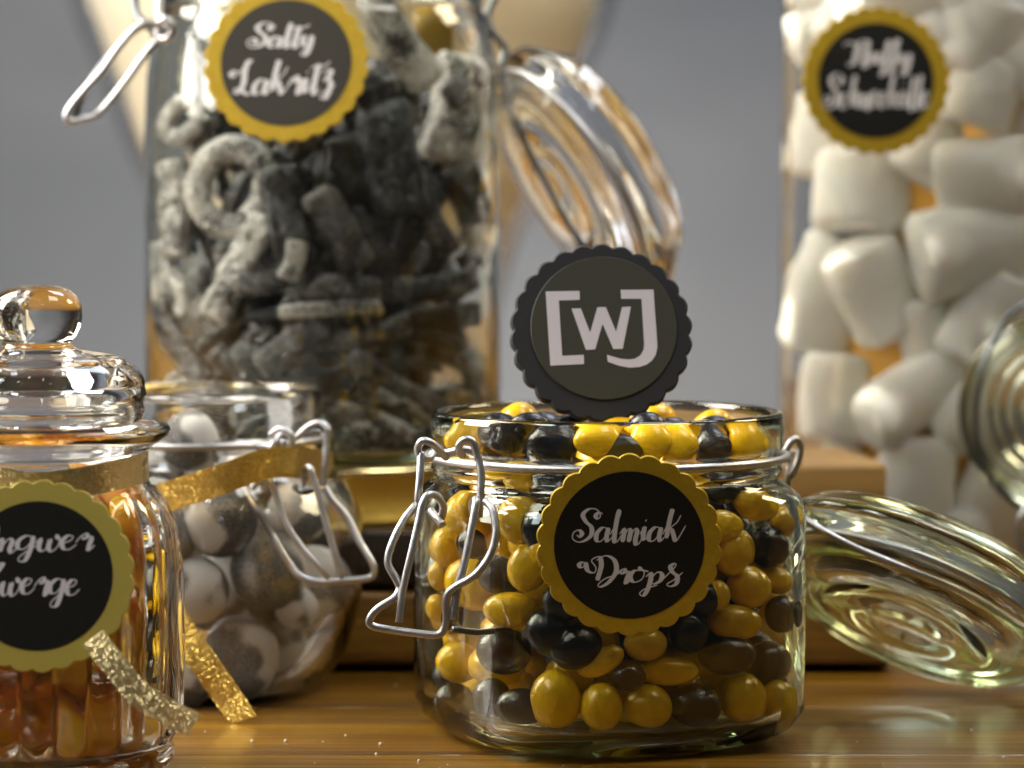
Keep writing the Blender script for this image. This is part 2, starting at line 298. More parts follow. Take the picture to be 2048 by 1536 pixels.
# ------------------------------------------------------------------ lettering
G = {
'S': ([[(1.75,1.9),(1.5,2.0),(1.32,1.75),(1.5,1.55),(1.62,1.8),(1.35,2.2),(.85,2.25),(.5,1.85),(.75,1.35),(1.15,.95),(1.2,.4),(.85,.0),(.4,-.1),(.05,.15),(.05,.55),(.35,.75),(.6,.5),(.45,.25),(.28,.42)]],1.45),
'a': ([[(.72,.95),(.4,1.0),(.1,.6),(.12,.12),(.4,.02),(.68,.45),(.8,1.0)],[(.8,1.0),(.74,.4),(.85,.0),(1.12,.35)]],.95),
'l': ([[(.0,.35),(.35,1.2),(.5,1.9),(.42,2.1),(.34,1.7),(.3,.5),(.36,-.15),(.55,-.1),(.75,.35)]],.6),
'm': ([[(.0,.55),(.2,.95),(.28,.6),(.24,0)],[(.24,.2),(.5,.9),(.68,.75),(.64,0)],[(.64,.2),(.92,.92),(1.1,.75),(1.06,.2),(1.15,-.2),(1.35,-.05),(1.5,.4)]],1.32),
'n': ([[(.0,.55),(.2,.95),(.28,.6),(.24,0)],[(.24,.2),(.55,.92),(.75,.75),(.7,.2),(.82,-.1),(1.1,.35)]],.95),
'i': ([[(.0,.4),(.22,.95),(.22,.35),(.32,.0),(.62,.4)],[(.24,1.32),(.3,1.46)]],.5),
'k': ([[(.0,.35),(.3,1.3),(.42,2.2),(.32,1.3),(.28,.1)],[(.3,.7),(.6,1.0),(.85,1.3),(1.0,1.75)],[(.34,.78),(.55,.7),(.72,.3),(.88,-.1),(1.05,.1),(1.4,1.0)]],1.2),
'D': ([[(.35,1.6),(.15,1.75),(.0,1.55),(.12,1.3),(.32,1.45),(.3,1.75)],[(.3,1.75),(.5,1.05),(.85,.85),(.9,1.3),(.6,1.9),(.95,2.2),(1.15,1.6),(1.15,.9),(1.1,.2)],[(.85,1.9),(1.3,2.3),(1.8,1.9),(2.0,1.0),(1.75,.1),(1.35,-.35),(1.2,-.15),(1.5,.35),(2.1,.75),(2.35,1.2)]],1.95),
'r': ([[(.0,.6),(.2,1.05),(.42,1.25),(.5,1.0),(.3,.85),(.3,1.1)],[(.45,1.05),(.72,.95),(.68,.4),(.7,.0),(.95,.4)]],.8),
'o': ([[(.55,1.0),(.2,.95),(.05,.45),(.3,.0),(.65,.2),(.75,.75),(.5,1.25),(.55,1.05),(.95,.9)]],.85),
'p': ([[(.0,.6),(.2,.95),(.28,.4),(.22,-.5),(.05,-1.0),(-.15,-.8),(.1,-.4),(.7,-.1)],[(.26,.4),(.55,1.0),(.82,.8),(.8,.3),(.5,.0),(.28,.2)]],.9),
's': ([[(-.1,.0),(.25,.7),(.55,1.35),(.5,1.6),(.3,1.35),(.45,.9),(.75,.5),(.78,-.1),(.5,-.35),(.3,-.15),(.6,.2),(1.0,.85)]],.9),
't': ([[(.0,.3),(.3,1.2),(.38,2.0),(.3,1.2),(.28,.3),(.4,-.05),(.7,.35)],[(-.1,1.75),(.3,1.95),(.7,1.9),(1.05,2.2)]],.6),
'y': ([[(.0,.6),(.2,.95),(.22,.4),(.42,.02),(.65,.35),(.78,1.0)],[(.78,1.0),(.75,.0),(.6,-.8),(.3,-.9),(.35,-.5),(1.0,.3)]],.9),
'L': ([[(.2,1.35),(-.05,1.5),(-.25,1.3),(-.08,1.12),(.15,1.35),(.5,1.75),(.95,2.25)],[(.95,2.25),(.68,2.15),(.55,1.5),(.6,.7),(.4,.1),(.1,.0),(.15,.3),(.6,.15),(1.0,-.1),(1.5,.3)]],1.2),
'z': ([[(.1,1.2),(.3,1.5),(.6,1.45),(.5,1.0),(.3,.8),(.6,.8),(.7,.3),(.5,-.4),(.2,-.4),(.4,.0),(1.0,.5)]],.9),
'F': ([[(-.3,1.6),(-.2,1.9),(.1,1.9),(.5,1.8),(1.0,2.1),(1.5,2.0)],[(.75,1.95),(.7,1.0),(.6,.2),(.3,-.1),(.1,.1)],[(.4,1.0),(1.1,1.1)]],1.05),
'u': ([[(.0,.6),(.2,.95),(.2,.35),(.38,.02),(.6,.35),(.72,.95),(.7,.3),(.85,.0),(1.1,.4)]],.95),
'f': ([[(.0,.3),(.45,1.6),(.5,2.1),(.32,2.0),(.3,1.0),(.25,-.4),(.15,-.9),(.35,-.7),(.4,.1),(.8,.4)]],.62),
'c': ([[(.65,.85),(.4,1.0),(.1,.6),(.15,.12),(.45,.0),(.85,.4)]],.75),
'h': ([[(.0,.35),(.3,1.3),(.42,2.1),(.32,1.5),(.26,.0)],[(.28,.3),(.58,.95),(.75,.75),(.72,.2),(.85,-.05),(1.1,.35)]],.95),
'e': ([[(.05,.45),(.45,.65),(.55,.95),(.3,1.02),(.08,.6),(.2,.08),(.5,.02),(.8,.4)]],.72),
'b': ([[(.0,.35),(.3,1.3),(.42,2.1),(.3,1.3),(.26,.2),(.5,.0),(.75,.35),(.62,.9),(.4,.75),(.9,.7)]],.85),
'A': ([[(.72,.95),(.4,1.0),(.1,.6),(.12,.12),(.4,.02),(.68,.45),(.8,1.0)],[(.8,1.0),(.74,.4),(.85,.0),(1.12,.35)],[(.35,1.4),(.4,1.52)],[(.7,1.45),(.75,1.57)]],.95),
'I': ([[(.0,1.6),(.2,2.1),(.7,2.2),(1.0,1.7),(1.0,.9),(.7,.2),(.3,.0),(.2,.3),(.6,.5),(1.2,.5)]],1.1),
'g': ([[(.72,.95),(.4,1.0),(.1,.6),(.15,.12),(.45,.05),(.7,.5),(.8,1.0)],[(.8,1.0),(.75,.0),(.6,-.8),(.3,-.85),(.35,-.45),(1.0,.3)]],.92),
'w': ([[(.0,.6),(.2,.95),(.2,.3),(.4,.02),(.6,.35),(.68,.9),(.66,.3),(.85,.0),(1.1,.4),(1.12,1.0),(1.0,1.2),(1.05,.95),(1.4,.9)]],1.2),
'Z': ([[(.2,1.5),(.3,1.95),(.7,2.0),(1.2,2.15),(.8,1.3),(.3,.9),(.8,1.0),(.95,.5),(.6,-.1),(.2,-.1),(.4,.2),(1.2,.5)]],1.15),
}
def word_mesh(word, x0, x1, y0, y1, z, thick, name):
    """x0..y1 local box in metres; strokes: pen wide on the downstrokes"""
    strokes = []; pen = 0
    for k, ch in enumerate(word):
        st, adv = G[ch]; dy = (0, -.08, .06, -.1, .04, -.05, .07, 0, -.06, .05, 0)[k % 11]
        for s in st: strokes.append(cr([(pen+q[0]+q[1]*.12, q[1]+dy, 0) for q in s], 6))
        pen += adv
    xs = [v.x for s in strokes for v in s]; ys = [v.y for s in strokes for v in s]
    ax, bx, ay, by = min(xs), max(xs), min(ys), max(ys)
    bm = bmesh.new(); zi = z
    for s in strokes:
        q = [Vector((x0+(v.x-ax)/(bx-ax)*(x1-x0), y0+(v.y-ay)/(by-ay)*(y1-y0), 0)) for v in s]; prev = None
        for i, p in enumerate(q):
            t = (q[min(i+1, len(q)-1)]-q[max(i-1, 0)])
            if t.length < 1e-9: continue
            t.normalize(); nn = Vector((-t.y, t.x, 0)); dn = max(0, -t.y)
            wd = thick*(.30+.95*dn**1.3) * (1 if 0 < i < len(q)-1 else .5)
            zi += 4e-8
            a = bm.verts.new((p.x+nn.x*wd/2, p.y+nn.y*wd/2, zi)); c = bm.verts.new((p.x-nn.x*wd/2, p.y-nn.y*wd/2, zi))
            if prev: bm.faces.new((prev[0], prev[1], c, a))
            prev = (a, c)
        zi += 3e-6
    bmesh.ops.recalc_face_normals(bm, faces=bm.faces)
    return tomesh(bm, name, False)
def disc_mesh(r, z0, z1, name, n=96, sc=0, dep=0, ph=0, bev=.0):
    bm = bmesh.new(); m = n if not sc else sc*12
    def rr(t): return r-dep+dep*abs(math.sin(sc*t/2+ph))**.8 if sc else r
    levels = [(z0, 0), (z1-bev, 0), (z1, bev)] if bev else [(z0, 0), (z1, 0)]
    rs = []
    for z, ins in levels: rs.append([bm.verts.new(((rr(2*math.pi*j/m)-ins)*math.cos(2*math.pi*j/m), (rr(2*math.pi*j/m)-ins)*math.sin(2*math.pi*j/m), z)) for j in range(m)])
    for a, b_ in zip(rs, rs[1:]):
        for j in range(m): k = (j+1) % m; bm.faces.new((a[j], a[k], b_[k], b_[j]))
    bm.faces.new(rs[0][::-1]); bm.faces.new(rs[-1]); bmesh.ops.recalc_face_normals(bm, faces=bm.faces)
    return tomesh(bm, name, False)
def face_mat(c, tilt, yaw, roll):    # local z towards camera, y up; tilt>0 leans its top back
    return Matrix.Translation(c) @ Euler((R(90-tilt), 0, R(yaw)), 'XYZ').to_matrix().to_4x4() @ Matrix.Rotation(R(roll), 4, 'Z')
def make_label(parent, px, py, Y, rpx, dpx, words, tilt, yaw=0, roll=0, sc=27, gold=M_gold, prt=M_print, ink=M_ink, doff=(0, 0), pen=1.0):
    s = S(Y); Mx = face_mat(P(px, py, Y), tilt, yaw, roll)
    base = link('label', disc_mesh(rpx*s, 0, .0009, 'label', sc=sc, dep=8*s, bev=.0002), gold)
    base.matrix_world = Mx; base.location, base.rotation_euler = Mx.to_translation(), Mx.to_euler(); keep(base, parent)
    d = link('printed_disc', disc_mesh(dpx*s, .0009, .00102, 'printed_disc'), prt, base); d.location = (doff[0]*s, doff[1]*s, 0)
    for wd, xa, xb, ya, yb, th in words:
        o = link('lettering', word_mesh(wd, (xa-px)*s, (xb-px)*s, (py-yb)*s/math.cos(R(tilt)), (py-ya)*s/math.cos(R(tilt)), .00106, th*s, 'lettering'), ink, base)
    return base
def strip(pts, width, dirs, name, matl, parent, thick=.00035):
    """ribbon along pts with width vectors dirs"""
    path = cr(pts, 8); dd = cr(dirs, 8); bm = bmesh.new(); prev = None
    for i, p in enumerate(path):
        d = dd[i].normalized()*width/2; t = (path[min(i+1, len(path)-1)]-path[max(i-1, 0)]).normalized(); nn = t.cross(d).normalized()*thick/2
        r = [bm.verts.new(p+d+nn), bm.verts.new(p-d+nn), bm.verts.new(p-d-nn), bm.verts.new(p+d-nn)]
        if prev:
            for j in range(4): k = (j+1) % 4; bm.faces.new((prev[j], prev[k], r[k], r[j]))
        else: bm.faces.new(r)
        prev = r
    bm.faces.new(prev[::-1]); bmesh.ops.recalc_face_normals(bm, faces=bm.faces)
    o = link(name, tomesh(bm, name, False), matl); keep(o, parent); return o
# placing sweets against the inside of the glass
def against(px, py, inside, r, y0=.6, y1=1.4):
    Y = y0
    while Y < y1:
        p = P(px, py, Y)
        if inside(p, r): return p
        Y += .0006
    return None
def round_inside(cx, cy, z0, z1, rad):
    def f(p, r):
        if p.z-r*.8 < z0 or p.z+r*.8 > z1: return False
        return math.hypot(p.x-cx, p.y-cy) <= (rad(p.z) if callable(rad) else rad)-r
    return f
ORD = ['first', 'second', 'third', 'fourth', 'fifth', 'sixth', 'seventh', 'eighth', 'ninth', 'tenth', 'eleventh', 'twelfth', 'thirteenth', 'fourteenth']
def rank_labels(items, rowsy, rownames, fmt):
    """items: (obj, px, py, kindword); unique label from its row and its place in that row"""
    rows = {}
    for it in items:
        k = sum(it[2] > y for y in rowsy); rows.setdefault((k, it[3]), []).append(it)
    for (k, kind), lst in rows.items():
        lst.sort(key=lambda t: t[1])
        for i, it in enumerate(lst):
            pos = ORD[i] if len(lst) > 1 else 'only'
            it[0]['label'] = fmt.format(pos=pos, kind=kind, row=rownames[k]).replace('only', 'single') if len(lst) == 1 else fmt.format(pos=pos, kind=kind, row=rownames[k])

# ================================================================== SALMIAK JAR (in focus)
MD = .86; mx = P(1214, 900, MD).x; ROT = R(22)
jar = tag(empty('candy_jar', (mx, MD, 0), ROT), 'squarish clip top glass jar filled with yellow and black drops, in sharp focus', 'jar', 'clip top glass jars')
n_ = 3.4
prof = [(0, .0022), (.031, .0022), (.0335, .0012), (.036, .0), (.0395, .0006), (.0425, .0022, 2.7), (.0450, .0052, 3.1), (.0461, .0092, n_), (.0463, .03, n_), (.0463, .055, n_), (.0462, .0608, n_), (.0457, .0640, 3.1), (.0448, .0664, 2.5),
        (.0446, .0680), (.0451, .0688), (.0458, .0697), (.0460, .0708), (.0455, .0716), (.0452, .0722), (.0452, .0748), (.0457, .0756), (.0461, .0768), (.0461, .082), (.0460, .0842), (.0454, .0851), (.0445, .0853), (.0438, .0848), (.0435, .0838),
        (.0434, .072), (.0428, .0675), (.0428, .0655, 2.5), (.0436, .0625, 3.0), (.0439, .058, n_), (.0440, .03, n_), (.0439, .0125, n_), (.0433, .0088, 3.2), (.0415, .0064, 2.9), (.038, .0053, 2.4), (.030, .005), (0, .0048)]
link('glass_body', lathe(prof, 'glass_body', 128), M_glassg, jar)
ring = link('neck_wire', tube([(.0468*math.cos(t*math.pi/16), .0468*math.sin(t*math.pi/16), .0735) for t in range(32)], .0011, 'neck_wire', closed=True, sub=4), M_steel, jar)
wr = .0010
D1 = .822
wire([(893, 915, D1+.004), (878, 900, D1+.001), (862, 886, D1-.001), (845, 882, D1-.001), (836, 896, D1), (841, 912, D1), (858, 918, D1+.002), (866, 906, D1+.004)], wr, 'bail_eye', M_steel, jar)
wire([(866, 906, D1+.005), (890, 906, D1+.004), (915, 901, D1+.002), (935, 900, D1+.002), (952, 906, D1+.003)], wr, 'bail_crossbar', M_steel, jar)
wire([(842, 905, D1), (840, 950, D1-.002), (836, 1000, D1-.003), (834, 1040, D1-.002)], wr, 'bail_leg', M_steel, jar)
wire([(925, 912, D1+.002), (917, 895, D1), (928, 880, D1-.001), (945, 884, D1-.001), (956, 915, D1-.001), (962, 950, D1-.002), (961, 1000, D1-.003), (958, 1034, D1-.003)], wr, 'bail_leg', M_steel, jar)
wire([(885, 1050, D1-.004), (873, 1035, D1-.002), (862, 1022, D1+.002)], wr, 'hinge_pin', M_steel, jar)
D2 = D1-.008
wire([(832, 1010, D2+.004), (808, 1040, D2+.002), (785, 1085, D2), (776, 1125, D2-.001), (792, 1158, D2-.002), (799, 1175, D2-.002), (790, 1195, D2-.003), (755, 1218, D2-.004), (739, 1240, D2-.004), (745, 1252, D2-.004), (772, 1258, D2-.004),
      (820, 1265, D2-.005), (872, 1270, D2-.006), (888, 1258, D2-.006), (893, 1235, D2-.006), (892, 1200, D2-.006), (905, 1178, D2-.006), (950, 1150, D2-.006), (980, 1110, D2-.005), (992, 1065, D2-.004), (985, 1020, D2-.002), (970, 1002, D2)], wr, 'lever_frame', M_steel, jar, sub=6)
wire([(882, 1036, D2+.006), (887, 1015, D2+.005), (876, 994, D2+.003), (858, 990, D2+.001), (846, 1005, D2), (838, 1040, D2-.001), (822, 1110, D2-.003), (806, 1180, D2-.004), (798, 1245, D2-.005)], wr, 'lever_link', M_steel, jar)
wire([(952, 1040, D2+.004), (944, 1012, D2+.004), (952, 1000, D2), (946, 1040, D2-.002), (930, 1120, D2-.004), (914, 1180, D2-.005), (905, 1240, D2-.006)], wr, 'lever_link', M_steel, jar)
wire([(905, 1258, D2-.003), (950, 1264, D2+.001), (990, 1262, D2+.004)], wr*.8, 'catch_wire', M_dsteel, jar)
DH = .888
wire([(1566, 915, DH-.004), (1578, 890, DH-.004), (1590, 878, DH-.003), (1600, 890, DH-.002), (1598, 915, DH-.002), (1590, 938, DH-.002), (1582, 950, DH-.001), (1577, 935, DH)], wr, 'hinge_hook', M_steel, jar)
wire([(1584, 900, DH), (1578, 930, DH), (1574, 985, DH), (1580, 1015, DH)], wr, 'hinge_post', M_steel, jar)
# lid lying open at the right, outer face down and towards the camera
def make_lid(parent, c, nrm, RR, matl, wire_m, name='lid', thick=1.0, ribs=0):
    rot = Vector(nrm).normalized().to_track_quat('Z', 'Y').to_matrix().to_4x4()
    Mx = Matrix.Translation(c) @ rot; k = RR/.048; t = k*thick
    pr = [(0, .0145), (.010, .0145), (.0105, .0139), (.0115, .0145), (.024, .0145), (.0248, .0137), (.026, .0145), (.033, .0142), (.0365, .0132), (.0385, .0118), (.0398, .0098), (.0415, .0085), (.0425, .0072), (.0445, .0065), (.0468, .0055), (.048, .0038), (.048, .0018), (.0468, .0003), (.0445, 0),
          (.0428, -.0005), (.0415, -.0015), (.0412, -.0045), (.0402, -.0056), (.0388, -.0052), (.038, -.004), (.0375, .003), (.0355, .0075), (.030, .0098), (.018, .0108), (0, .0108)]
    if ribs: pr = [(0, .0145)]+[(.004+.0345*i/60, .0145+(.0026*math.sin(i/60*ribs*6.283))-.003*(i/60)**2) for i in range(61)]+pr[10:]
    l = link('lid', lathe([(r*k, z*t) for r, z in pr], 'lid', 96), matl)
    l.location, l.rotation_euler = Mx.to_translation(), Mx.to_euler(); keep(l, parent)
    wr_ = link('lid_wire', tube([(.0434*k*math.cos(a*math.pi/12), .0434*k*math.sin(a*math.pi/12), .0090*t) for a in range(24)], .0010, 'lid_wire', closed=True, sub=6), wire_m, l)
    return l
make_lid(jar, P(1845, 1165, .900), (-.40, -.40, -.83), .0475, M_glassg, M_steel)
wire([(1588, 1010, .886), (1620, 1045, .868), (1700, 1090, .862), (1820, 1140, .858), (1950, 1195, .862), (2060, 1262, .87)], wr, 'lid_bail', M_steel, jar)
# label
LB = make_label(jar, 1258, 1089, .806, 187, 151, [('Salmiak', 1144, 1371, 1014, 1088, 7.6), ('Drops', 1158, 1366, 1110, 1192, 8)], -6, 0, 0, 26)

# drops
def m_inside(p, r):
    q = Vector((p.x-mx, p.y-MD)); q.rotate(Matrix.Rotation(-ROT, 2))
    z = p.z
    if z-r*.8 < .0052: return False
    if z > .0635: return math.hypot(q.x, q.y) <= (.0430 if z > .068 else .0420)-r and z < .0835+.0
    n = 3.3; a = .0436-r-(0 if z > .010 else (.010-z)*.3)
    return a > 0 and (abs(q.x)/a)**n+(abs(q.y)/a)**n <= 1
bm = bmesh.new(); bmesh.ops.create_icosphere(bm, subdivisions=4, radius=1)
for v in bm.verts:
    d = noise.noise(v.co*1.1+Vector((3, 1, 2)))*.025; v.co *= 1+d
SPH = tomesh(bm, 'drop')
SY = SPH.copy(); SY.materials.append(M_yel); SB = SPH.copy(); SB.materials.append(M_blk)
drops = [  # colour, px, py, half width, half height, roll
('B',1010,872,50,32,-10),('B',1108,888,52,30,0),('Y',1195,884,48,28,0),('B',1242,898,48,26,0),('Y',1300,884,42,30,0),('Y',1352,888,42,30,0),('B',1422,893,36,30,10),('Y',1490,884,36,28,0),('Y',1538,880,26,26,0),('Y',935,880,36,30,0),('B',1060,850,40,26,0),
('Y',946,1012,24,26,0),('B',1010,1000,36,30,0),('B',1105,975,45,32,0),('B',1440,985,40,28,0),('Y',1505,1012,46,26,-15),('B',890,1020,26,30,0),('Y',1545,970,28,26,0),('Y',1175,975,42,30,0),('B',1250,990,45,32,0),('Y',1340,985,45,30,0),
('Y',1040,1042,40,43,10),('Y',900,1100,26,32,0),('B',953,1086,30,30,0),('Y',890,1150,24,32,0),('Y',957,1165,60,55,-15),('Y',1060,1130,40,52,-20),('B',1080,1060,35,40,0),('Y',1025,1217,51,38,5),('B',930,1238,40,26,0),('Y',925,1322,44,42,15),('B',1012,1300,52,48,0),
('B',1098,1262,46,50,0),('B',1150,1292,54,46,20),('B',918,1402,42,44,0),('B',990,1395,36,44,0),('B',1046,1412,50,40,0),('Y',1111,1398,50,63,0),('Y',1201,1413,42,52,0),('Y',1294,1413,48,48,0),('Y',1200,1322,50,27,28),('Y',1333,1341,62,29,0),('Y',1288,1287,44,34,5),
('B',1252,1352,38,30,0),('B',1388,1412,54,48,0),('Y',1483,1398,48,57,0),('Y',1552,1405,38,50,0),('B',1375,1262,40,46,0),('B',1450,1308,60,42,0),('B',1535,1322,48,44,0),('Y',1465,1243,57,37,-5),('Y',1494,1172,46,44,-25),('Y',1432,1190,26,32,0),('Y',1552,1156,38,28,-15),
('Y',1462,1105,38,46,-10),('B',1536,1090,42,44,0),('B',1560,1226,34,40,0),('Y',1440,1052,44,32,0),('B',1570,1300,28,40,0),('Y',884,1215,24,30,0),('B',880,1290,20,34,0),('B',1130,1200,46,40,0),('Y',1100,1100,42,40,0),('Y',1210,1210,48,36,10),('B',1290,1220,46,40,0),
('Y',1180,1050,46,40,0),('B',1330,1060,46,40,0),('Y',1370,1130,44,40,0),('B',1240,1120,46,44,0),('Y',1320,1190,40,34,0),('B',1400,1195,40,36,0),('Y',1395,1060,40,34,0),('Y',1565,1040,26,28,0)]
placed = []; items = []
def add_drop(c, p, hw, hh, dp, roll, yawr=0):
    o = link('candy_drop', SY if c == 'Y' else SB); o.location = p; o.scale = (hw, dp, hh); o.rotation_euler = (0, R(-roll), yawr); placed.append((p, (hw+hh+dp)/3)); return o
for c, x, y, hw, hh, roll in drops:
    s = S(.82); dp = min(hw, hh)*s*.9; p = against(x, y, m_inside, max(dp, hw*s*.75), .7, .95)
    if p is None: p = against(x, y, m_inside, .002, .7, .95)
    if p is None: continue
    o = add_drop(c, p, hw*s, hh*s, dp, roll, random.uniform(-.2, .2))
    tag(o, '', 'sweet', 'yellow and black drops in the squarish jar'); items.append((o, x, y, 'yellow' if c == 'Y' else 'black'))
rank_labels(items, [930, 1030, 1130, 1210, 1275, 1360], ['inside the sharp jar mouth', 'just below the sharp neck wire', 'in the upper sharp jar', 'at half height of the sharp jar', 'level with the Salmiak label foot', 'second row up in the sharp jar', 'bottom row of the sharp jar'], '{pos} {kind} drop from the left {row}')
random.seed(11); tries = 0; cnt = 0
while cnt < 190 and tries < 16000:
    tries += 1
    p = Vector((mx+random.uniform(-.045, .045), MD+random.uniform(-.045, .045), random.uniform(.009, .0815)))
    r = random.uniform(.0055, .0068)
    if not m_inside(p, r*.95): continue
    if any((p-q).length < (r+rq)*.86 for q, rq in placed): continue
    c = 'Y' if random.random() < .55 else 'B'
    o = add_drop(c, p, r*1.1, r*.85, r*1.0, random.uniform(-60, 60), random.uniform(0, 3)); cnt += 1
    tag(o, ('yellow' if c == 'Y' else 'black')+' drop deeper in the squarish jar, behind its front layer', 'sweet', 'yellow and black drops in the squarish jar')
# round sign standing in the sweets
s = S(.858); Mx = face_mat(P(1203, 664, .858), 16, 3, 0)
sign = tag(empty('round_sign', (0, 0, 0)), 'round black scalloped sign with white letters standing in the jar of drops', 'sign')
sign.location, sign.rotation_euler = Mx.to_translation(), Mx.to_euler()
link('scalloped_board', disc_mesh(184*s, -.003, 0, 'scalloped_board', sc=26, dep=9*s, bev=.0005, ph=.4), M_foam, sign)
o = link('printed_disc', disc_mesh(147*s, 0, .00045, 'printed_disc', bev=.0001), M_print2, sign); o.location = (5*s, 8*s, .00005)
def poly(pts, z, name):
    bm = bmesh.new(); q = []
    for cx, cy in pts: q.append(bm.verts.new(((1000+cx/4.0425-1203)*s, (664-(480+cy/4.0425))*s/math.cos(R(16)), z)))
    bm.faces.new(q); bmesh.ops.triangulate(bm, faces=bm.faces[:]); bmesh.ops.recalc_face_normals(bm, faces=bm.faces)
    me = tomesh(bm, name, False)
    return me
for pts in ([(372,422),(648,418),(648,490),(478,494),(497,937),(672,930),(672,1003),(400,1015)],
            [(580,560),(655,557),(727,752),(790,550),(858,548),(938,745),(990,548),(1063,545),(988,882),(912,884),(829,682),(765,886),(690,890)],
            [(982,410),(1250,408),(1258,600),(1268,800),(1270,870),(1255,930),(1225,975),(1180,1008),(1120,1028),(1040,1033),(960,1018),(865,985),(860,930),(910,945),(970,962),(1030,968),(1085,962),(1130,935),(1155,895),(1163,850),(1150,482),(985,482)]):
    me = poly(pts, .00056, 'lettering')
    o = link('lettering', me, M_ink2, sign)
    for pgn in me.polygons:
        pass
st = link('stick', tube([(0, -160*s, -.0045), (0, -.028, -.0045), (0, -.0405, -.0045)], .0014, 'stick'), M_stick, sign)

# ================================================================== BALL JAR (left, behind)
BD = .935; bx = P(405, 900, BD).x
bj = tag(empty('candy_jar', (bx, BD, 0)), 'round bellied clip top glass jar of powdery grey and white balls with gold ribbon', 'jar', 'clip top glass jars')
prof = smooth_profile([(0, .002), (.026, .0018), (.029, 0), (.034, .003), (.0405, .012), (.0445, .025), (.0462, .040), (.0445, .052), (.0395, .0610), (.0345, .0655)], 4)
prof += [(.0335, .0668), (.0335, .0685), (.0342, .0695), (.0342, .0705), (.0333, .0712), (.0331, .074), (.0336, .075), (.0338, .0845), (.0334, .0862), (.0326, .0868), (.0318, .0862), (.0315, .084), (.0313, .0685), (.0318, .0655)]
prof += smooth_profile([(.0318, .0655), (.036, .0605), (.0418, .0515), (.0436, .040), (.042, .026), (.0375, .0145), (.031, .0065), (.024, .0045), (0, .004)], 4)[1:]
link('glass_body', lathe(prof, 'glass_body', 96), M_glassw, bj)
link('neck_wire', tube([(.0344*math.cos(t*math.pi/12), .0344*math.sin(t*math.pi/12), .0725) for t in range(24)], .0010, 'neck_wire', closed=True, sub=4), M_steel, bj)
E = .905
wire([(500, 892, E+.001), (530, 893, E), (552, 890, E-.002), (570, 884, E-.003)], wr, 'bail_crossbar', M_steel, bj)
wire([(541, 870, E), (560, 858, E-.002), (580, 868, E-.003), (582, 890, E-.003), (572, 902, E-.002), (560, 898, E), (556, 880, E+.001), (566, 866, E+.002)], wr, 'bail_eye', M_steel, bj)
wire([(566, 870, E+.001), (590, 876, E+.001), (615, 855, E+.002), (640, 846, E+.002), (655, 860, E+.001), (653, 890, E+.001), (649, 930, E), (644, 972, E)], wr, 'bail_leg', M_steel, bj)
wire([(610, 870, E+.003), (625, 865, E+.004), (640, 866, E+.004)], wr, 'bail_pin', M_steel, bj)
wire([(560, 878, E-.002), (545, 890, E-.004), (538, 925, E-.004), (533, 965, E-.004), (527, 985, E-.003)], wr, 'bail_leg', M_steel, bj)
E2 = E-.008
wire([(512, 960, E2+.004), (494, 968, E2+.003), (493, 985, E2+.002), (515, 1020, E2), (535, 1055, E2), (555, 1090, E2-.001), (580, 1130, E2-.002), (600, 1152, E2-.003), (630, 1163, E2-.003), (680, 1162, E2-.003), (735, 1157, E2-.002), (748, 1145, E2-.002), (744, 1125, E2-.002),
      (720, 1085, E2), (695, 1035, E2+.002), (665, 1000, E2+.003), (650, 975, E2+.004)], wr, 'lever_frame', M_steel, bj, sub=6)
wire([(505, 975, E2), (520, 960, E2-.001), (540, 962, E2-.001), (555, 1000, E2-.001), (570, 1045, E2-.002), (600, 1090, E2-.003), (635, 1130, E2-.004), (655, 1155, E2-.003)], wr, 'lever_link', M_steel, bj)
wire([(605, 980, E2+.003), (608, 945, E2+.003), (618, 935, E2), (628, 960, E2-.001), (645, 1020, E2-.002), (665, 1090, E2-.003), (684, 1155, E2-.003)], wr, 'lever_link', M_steel, bj)
wire([(592, 975, E+.002), (605, 982, E2+.003), (622, 980, E2+.004)], wr*1.2, 'hinge_pin', M_dsteel, bj)
# ribbon round the neck and its tail
up = Vector((0, 0, 1))
pts = [P(300, 1005, .893), P(360, 985, .890), P(440, 960, .888), P(530, 928, .892), P(600, 926, .902), P(650, 930, .920), P(665, 935, .94)]
strip(pts, 62*S(.9), [(-.1, 0, 1), (-.1, 0, 1), (-.12, 0, 1), (-.05, 0, 1), (0, 0, 1), (0, 0, 1), (0, 0, 1)], 'ribbon', M_ribbon, bj)
pts = [P(318, 1190, .885), P(352, 1245, .882), P(400, 1315, .880), P(450, 1385, .879), P(487, 1440, .877)]
strip(pts, 58*S(.88), [(1, .1, .55), (1, .1, .55), (1, .25, .60), (1, .0, .45), (1, -.1, .35)], 'ribbon_tail', M_ribbon, bj)
BALL = SPH.copy(); BALL.materials.append(M_ball)
def brad(z):
    t = [(0, .024), (.0065, .031), (.0145, .0375), (.026, .042), (.040, .0436), (.0515, .0418), (.0605, .036), (.0655, .0318), (.09, .0313)]
    for (a, ra), (b_, rb) in zip(t, t[1:]):
        if a <= z <= b_: return ra+(rb-ra)*(z-a)/(b_-a)
    return .03
b_in = round_inside(bx, BD, .004, .0865, brad)
balls = [(438, 1040, 76), (535, 1140, 80), (390, 1180, 70), (482, 1305, 76), (640, 1292, 74), (680, 1140, 60), (590, 1030, 62), (330, 1080, 62), (370, 1345, 58), (380, 885, 64), (280, 1250, 60), (560, 1370, 42), (590, 1215, 45), (320, 950, 50)]
bp = []; items = []
